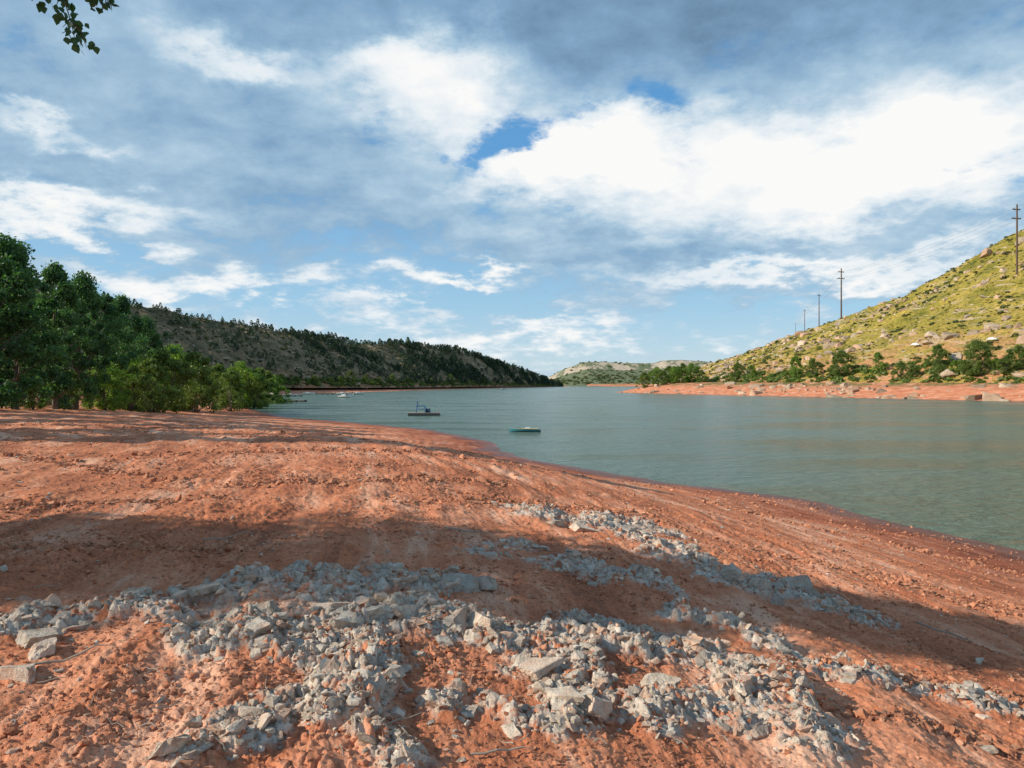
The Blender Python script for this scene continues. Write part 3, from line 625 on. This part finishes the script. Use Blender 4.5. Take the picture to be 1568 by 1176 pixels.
def swim_platform(x,y):
    parts=[]
    for i in range(16): parts.append((box((-2.4+i*.32,0,.42),(.29,2.6,.05)),0))
    for s in(-1.1,1.1):
        parts.append((tube([(-2.5,s,.1),(2.5,s,.1)],[.28,.28],12),1))
        parts.append((box((0,s*1.12,.36),(5.1,.08,.12)),0))
    for a in(-1.3,.2):
        for b in(-.6,.6): parts.append((tube([(a,b,.44),(a*.8-.1,b*.8,1.55)],[.06,.05],6),2))
    parts.append((box((-.55,0,1.5),(1.5,1.1,.12)),2)); parts.append((box((-1.05,0,1.95),(.12,1.1,.8)),2)); parts.append((box((-.45,0,1.0),(1.2,.9,.1)),2))
    parts.append((box((.6,.3,.75),(.7,.5,.6)),1)); parts.append((tube([(-.1,-.5,1.5),(.6,-.7,1.0),(1.1,-.7,.5)],[.08,.08,.08],6),2))
    parts.append((tube([(2.2,-.9,.44),(2.2,-.9,1.2)],[.04,.04],6),3)); parts.append((tube([(2.2,.9,.44),(2.2,.9,1.2)],[.04,.04],6),3))
    o=joined('swim_platform',parts,[M_wood,M_dark,M_blue,M_silver]); o.location=(x,y,0); o.rotation_euler=(0,0,.08)
swim_platform(-14,118)
def paddle(x,y):
    parts=[(hull(3.3,.95,.22),0)]
    parts.append((box((-.25,0,.29),(2.3,.7,.06)),1)); parts.append((box((-.3,0,.36),(.5,.5,.1)),2)); parts.append((box((.6,0,.35),(.4,.45,.08)),0))
    o=joined('rowing_skiff',parts,[M_teal,M_yel,M_white]); o.location=(x,y,.04); o.rotation_euler=(0,0,3.05)
paddle(1.35,77.5)
def stick(px,py,L,rot,rad=.012):
    gx,gy=ray_ground(px,py); pts=[]; a=np.array([gx,gy]); dr=np.array([math.cos(rot),math.sin(rot)])
    for t in np.linspace(-.5,.5,6):
        q=a+dr*L*t+np.array([-dr[1],dr[0]])*.05*L*math.sin(t*5); pts.append((q[0],q[1],gz1(q[0],q[1])+.02+.02*random.random()))
    return (tube(pts,[rad,rad,rad*.9,rad*.8,rad*.6,rad*.3],6),0)
st=[stick(1320,952,.7,-.9),stick(1445,972,.6,-1.0),stick(600,1120,.35,.6,.006),stick(300,985,.3,1.2,.006),stick(110,1020,.4,.4,.008),stick(770,1165,.3,.2,.006),stick(1240,1130,.35,.9,.006),stick(350,830,.5,.3,.008),stick(720,820,.6,.1,.01)]
for i in range(90):
    px=random.uniform(20,1550); py=random.uniform(900,1170); st.append(stick(px,py,random.uniform(.06,.2),random.uniform(0,3.1),random.uniform(.002,.004)))
joined('driftwood_sticks',st,[M_wood])
# ---------------------------------------------------------------- sun and sky
EL=math.radians(29); SD=Vector((-.975,-.20,0)).normalized()
sd=Vector((SD.x*math.cos(EL),SD.y*math.cos(EL),math.sin(EL)))
L=bpy.data.lights.new('sun','SUN'); L.energy=5.0; L.angle=math.radians(.5); L.color=(1,.91,.76)
lo=bpy.data.objects.new('sun',L); sc.collection.objects.link(lo); lo.rotation_euler=(-sd).to_track_quat('-Z','Y').to_euler(); lo.location=(-40,-20,40)
w=bpy.data.worlds.new('World'); sc.world=w; w.use_nodes=True; nt=w.node_tree; N=NB(nt); bg=nt.nodes['Background']; STR=.1; bg.inputs[1].default_value=STR
try:
    w.cycles.sampling_method='MANUAL'; w.cycles.sample_map_resolution=256
except Exception: pass
sky=N.n('ShaderNodeTexSky',sky_type='NISHITA'); sky.sun_disc=False; sky.sun_elevation=EL; sky.sun_rotation=math.atan2(SD.x,SD.y)%(2*math.pi); sky.air_density=1.0; sky.dust_density=.6; sky.ozone_density=2.0
dr=N.n('ShaderNodeTexCoord').outputs['Generated']; sp=N.n('ShaderNodeSeparateXYZ'); nt.links.new(dr,sp.inputs[0]); X,Y_,Z=sp.outputs
az=N.M('ARCTAN2',X,Y_); el=N.M('ARCSINE',Z); zz=N.M('ADD',N.M('MAXIMUM',Z,0.0),.27)
Pp=N.comb(N.M('DIVIDE',X,zz),N.M('DIVIDE',Y_,zz))
wr=N.V('SCALE',N.V('SUBTRACT',N.noise(Pp,3.6,6,.64,col=True),(.5,.5,.5))); wr.node.inputs['Scale'].default_value=.30
AE=N.V('ADD',N.comb(az,el),N.V('MULTIPLY',wr,(1,.6,0)))
BL=[(790,212,85,30,-.85,0),(725,245,40,42,-.5,0),(1000,168,140,20,-.36,0),(1380,152,100,16,-.42,0),(395,92,50,18,-.4,0),(90,375,130,14,-.6,0),(600,408,110,34,-.6,0),(560,462,260,20,-.45,0),
 (665,125,110,70,.2,.66),(560,85,90,26,.05,.3),(360,85,110,22,.1,.42),(880,250,110,50,.6,.75),(1130,240,290,58,.3,.60),(1450,230,230,80,.3,.58),(1220,315,360,48,.3,.36),(90,330,180,24,.2,.6),(75,215,80,14,.1,.35),(320,435,230,30,.40,.58),
 (1230,412,280,20,.4,.55),(700,425,85,18,.55,.6),(600,475,90,16,.3,.3),(800,510,220,24,.22,.2),(1000,20,750,72,.3,-.28),(330,220,250,90,.35,-.06),(1080,378,280,22,.3,-.08),(800,535,1100,40,0,.40),(1250,470,260,16,-.35,.1)]
D=N.ss(el,math.radians(1),math.radians(13),-.12,.42); W=N.ss(el,math.radians(32),math.radians(50),.38,.08)
for px,py,wx,wy,wd,ww in BL:
    hy=math.hypot(FPX,px-784); q=N.V('MULTIPLY',N.V('SUBTRACT',AE,(math.atan2(px-784,FPX),math.atan2(588-py,hy),0)),(hy/wx*hy/FPX,hy/wy,1))
    gss=N.M('POWER',math.exp(-1),N.V('DOT_PRODUCT',q,q))
    if wd: D=N.M('MULTIPLY_ADD',gss,wd,D)
    if ww: W=N.M('MULTIPLY_ADD',gss,ww,W)
f1=N.noise(Pp,2.2,5,.5,.2); f2=N.noise(Pp,9.0,7,.62)
fb=N.M('ADD',N.M('MULTIPLY',f1,.54),N.M('MULTIPLY',f2,.46))
cov=N.ss(N.M('MULTIPLY_ADD',N.M('SUBTRACT',fb,.5),3.8,D),-.22,.42)
Wn=N.M('MULTIPLY_ADD',N.M('SUBTRACT',fb,.5),1.1,W)
cc=N.ramp(Wn,[(.0,(.13,.225,.355)),(.26,(.235,.395,.58)),(.48,(.40,.57,.72)),(.76,(.75,.83,.89)),(1.0,(.96,.96,.95))])
clear=N.ramp(N.M('DIVIDE',el,math.radians(35)),[(0,(.62,.78,.86)),(.16,(.37,.64,.86)),(.5,(.12,.38,.74)),(1,(.08,.27,.58))])
clear=N.V('SCALE',clear); clear.node.inputs['Scale'].default_value=1/STR
clear=N.mix(.8,sky.outputs[0],clear)
ccs=N.V('SCALE',cc); ccs.node.inputs['Scale'].default_value=1/STR
nt.links.new(N.mix(cov,clear,ccs),bg.inputs[0])
# ---------------------------------------------------------------- camera
c=bpy.data.cameras.new('camera'); c.lens=26; c.sensor_width=36; c.clip_start=.05; c.clip_end=20000
co=bpy.data.objects.new('camera',c); sc.collection.objects.link(co); co.location=(0,0,H); co.rotation_euler=(math.radians(90),0,0); sc.camera=co
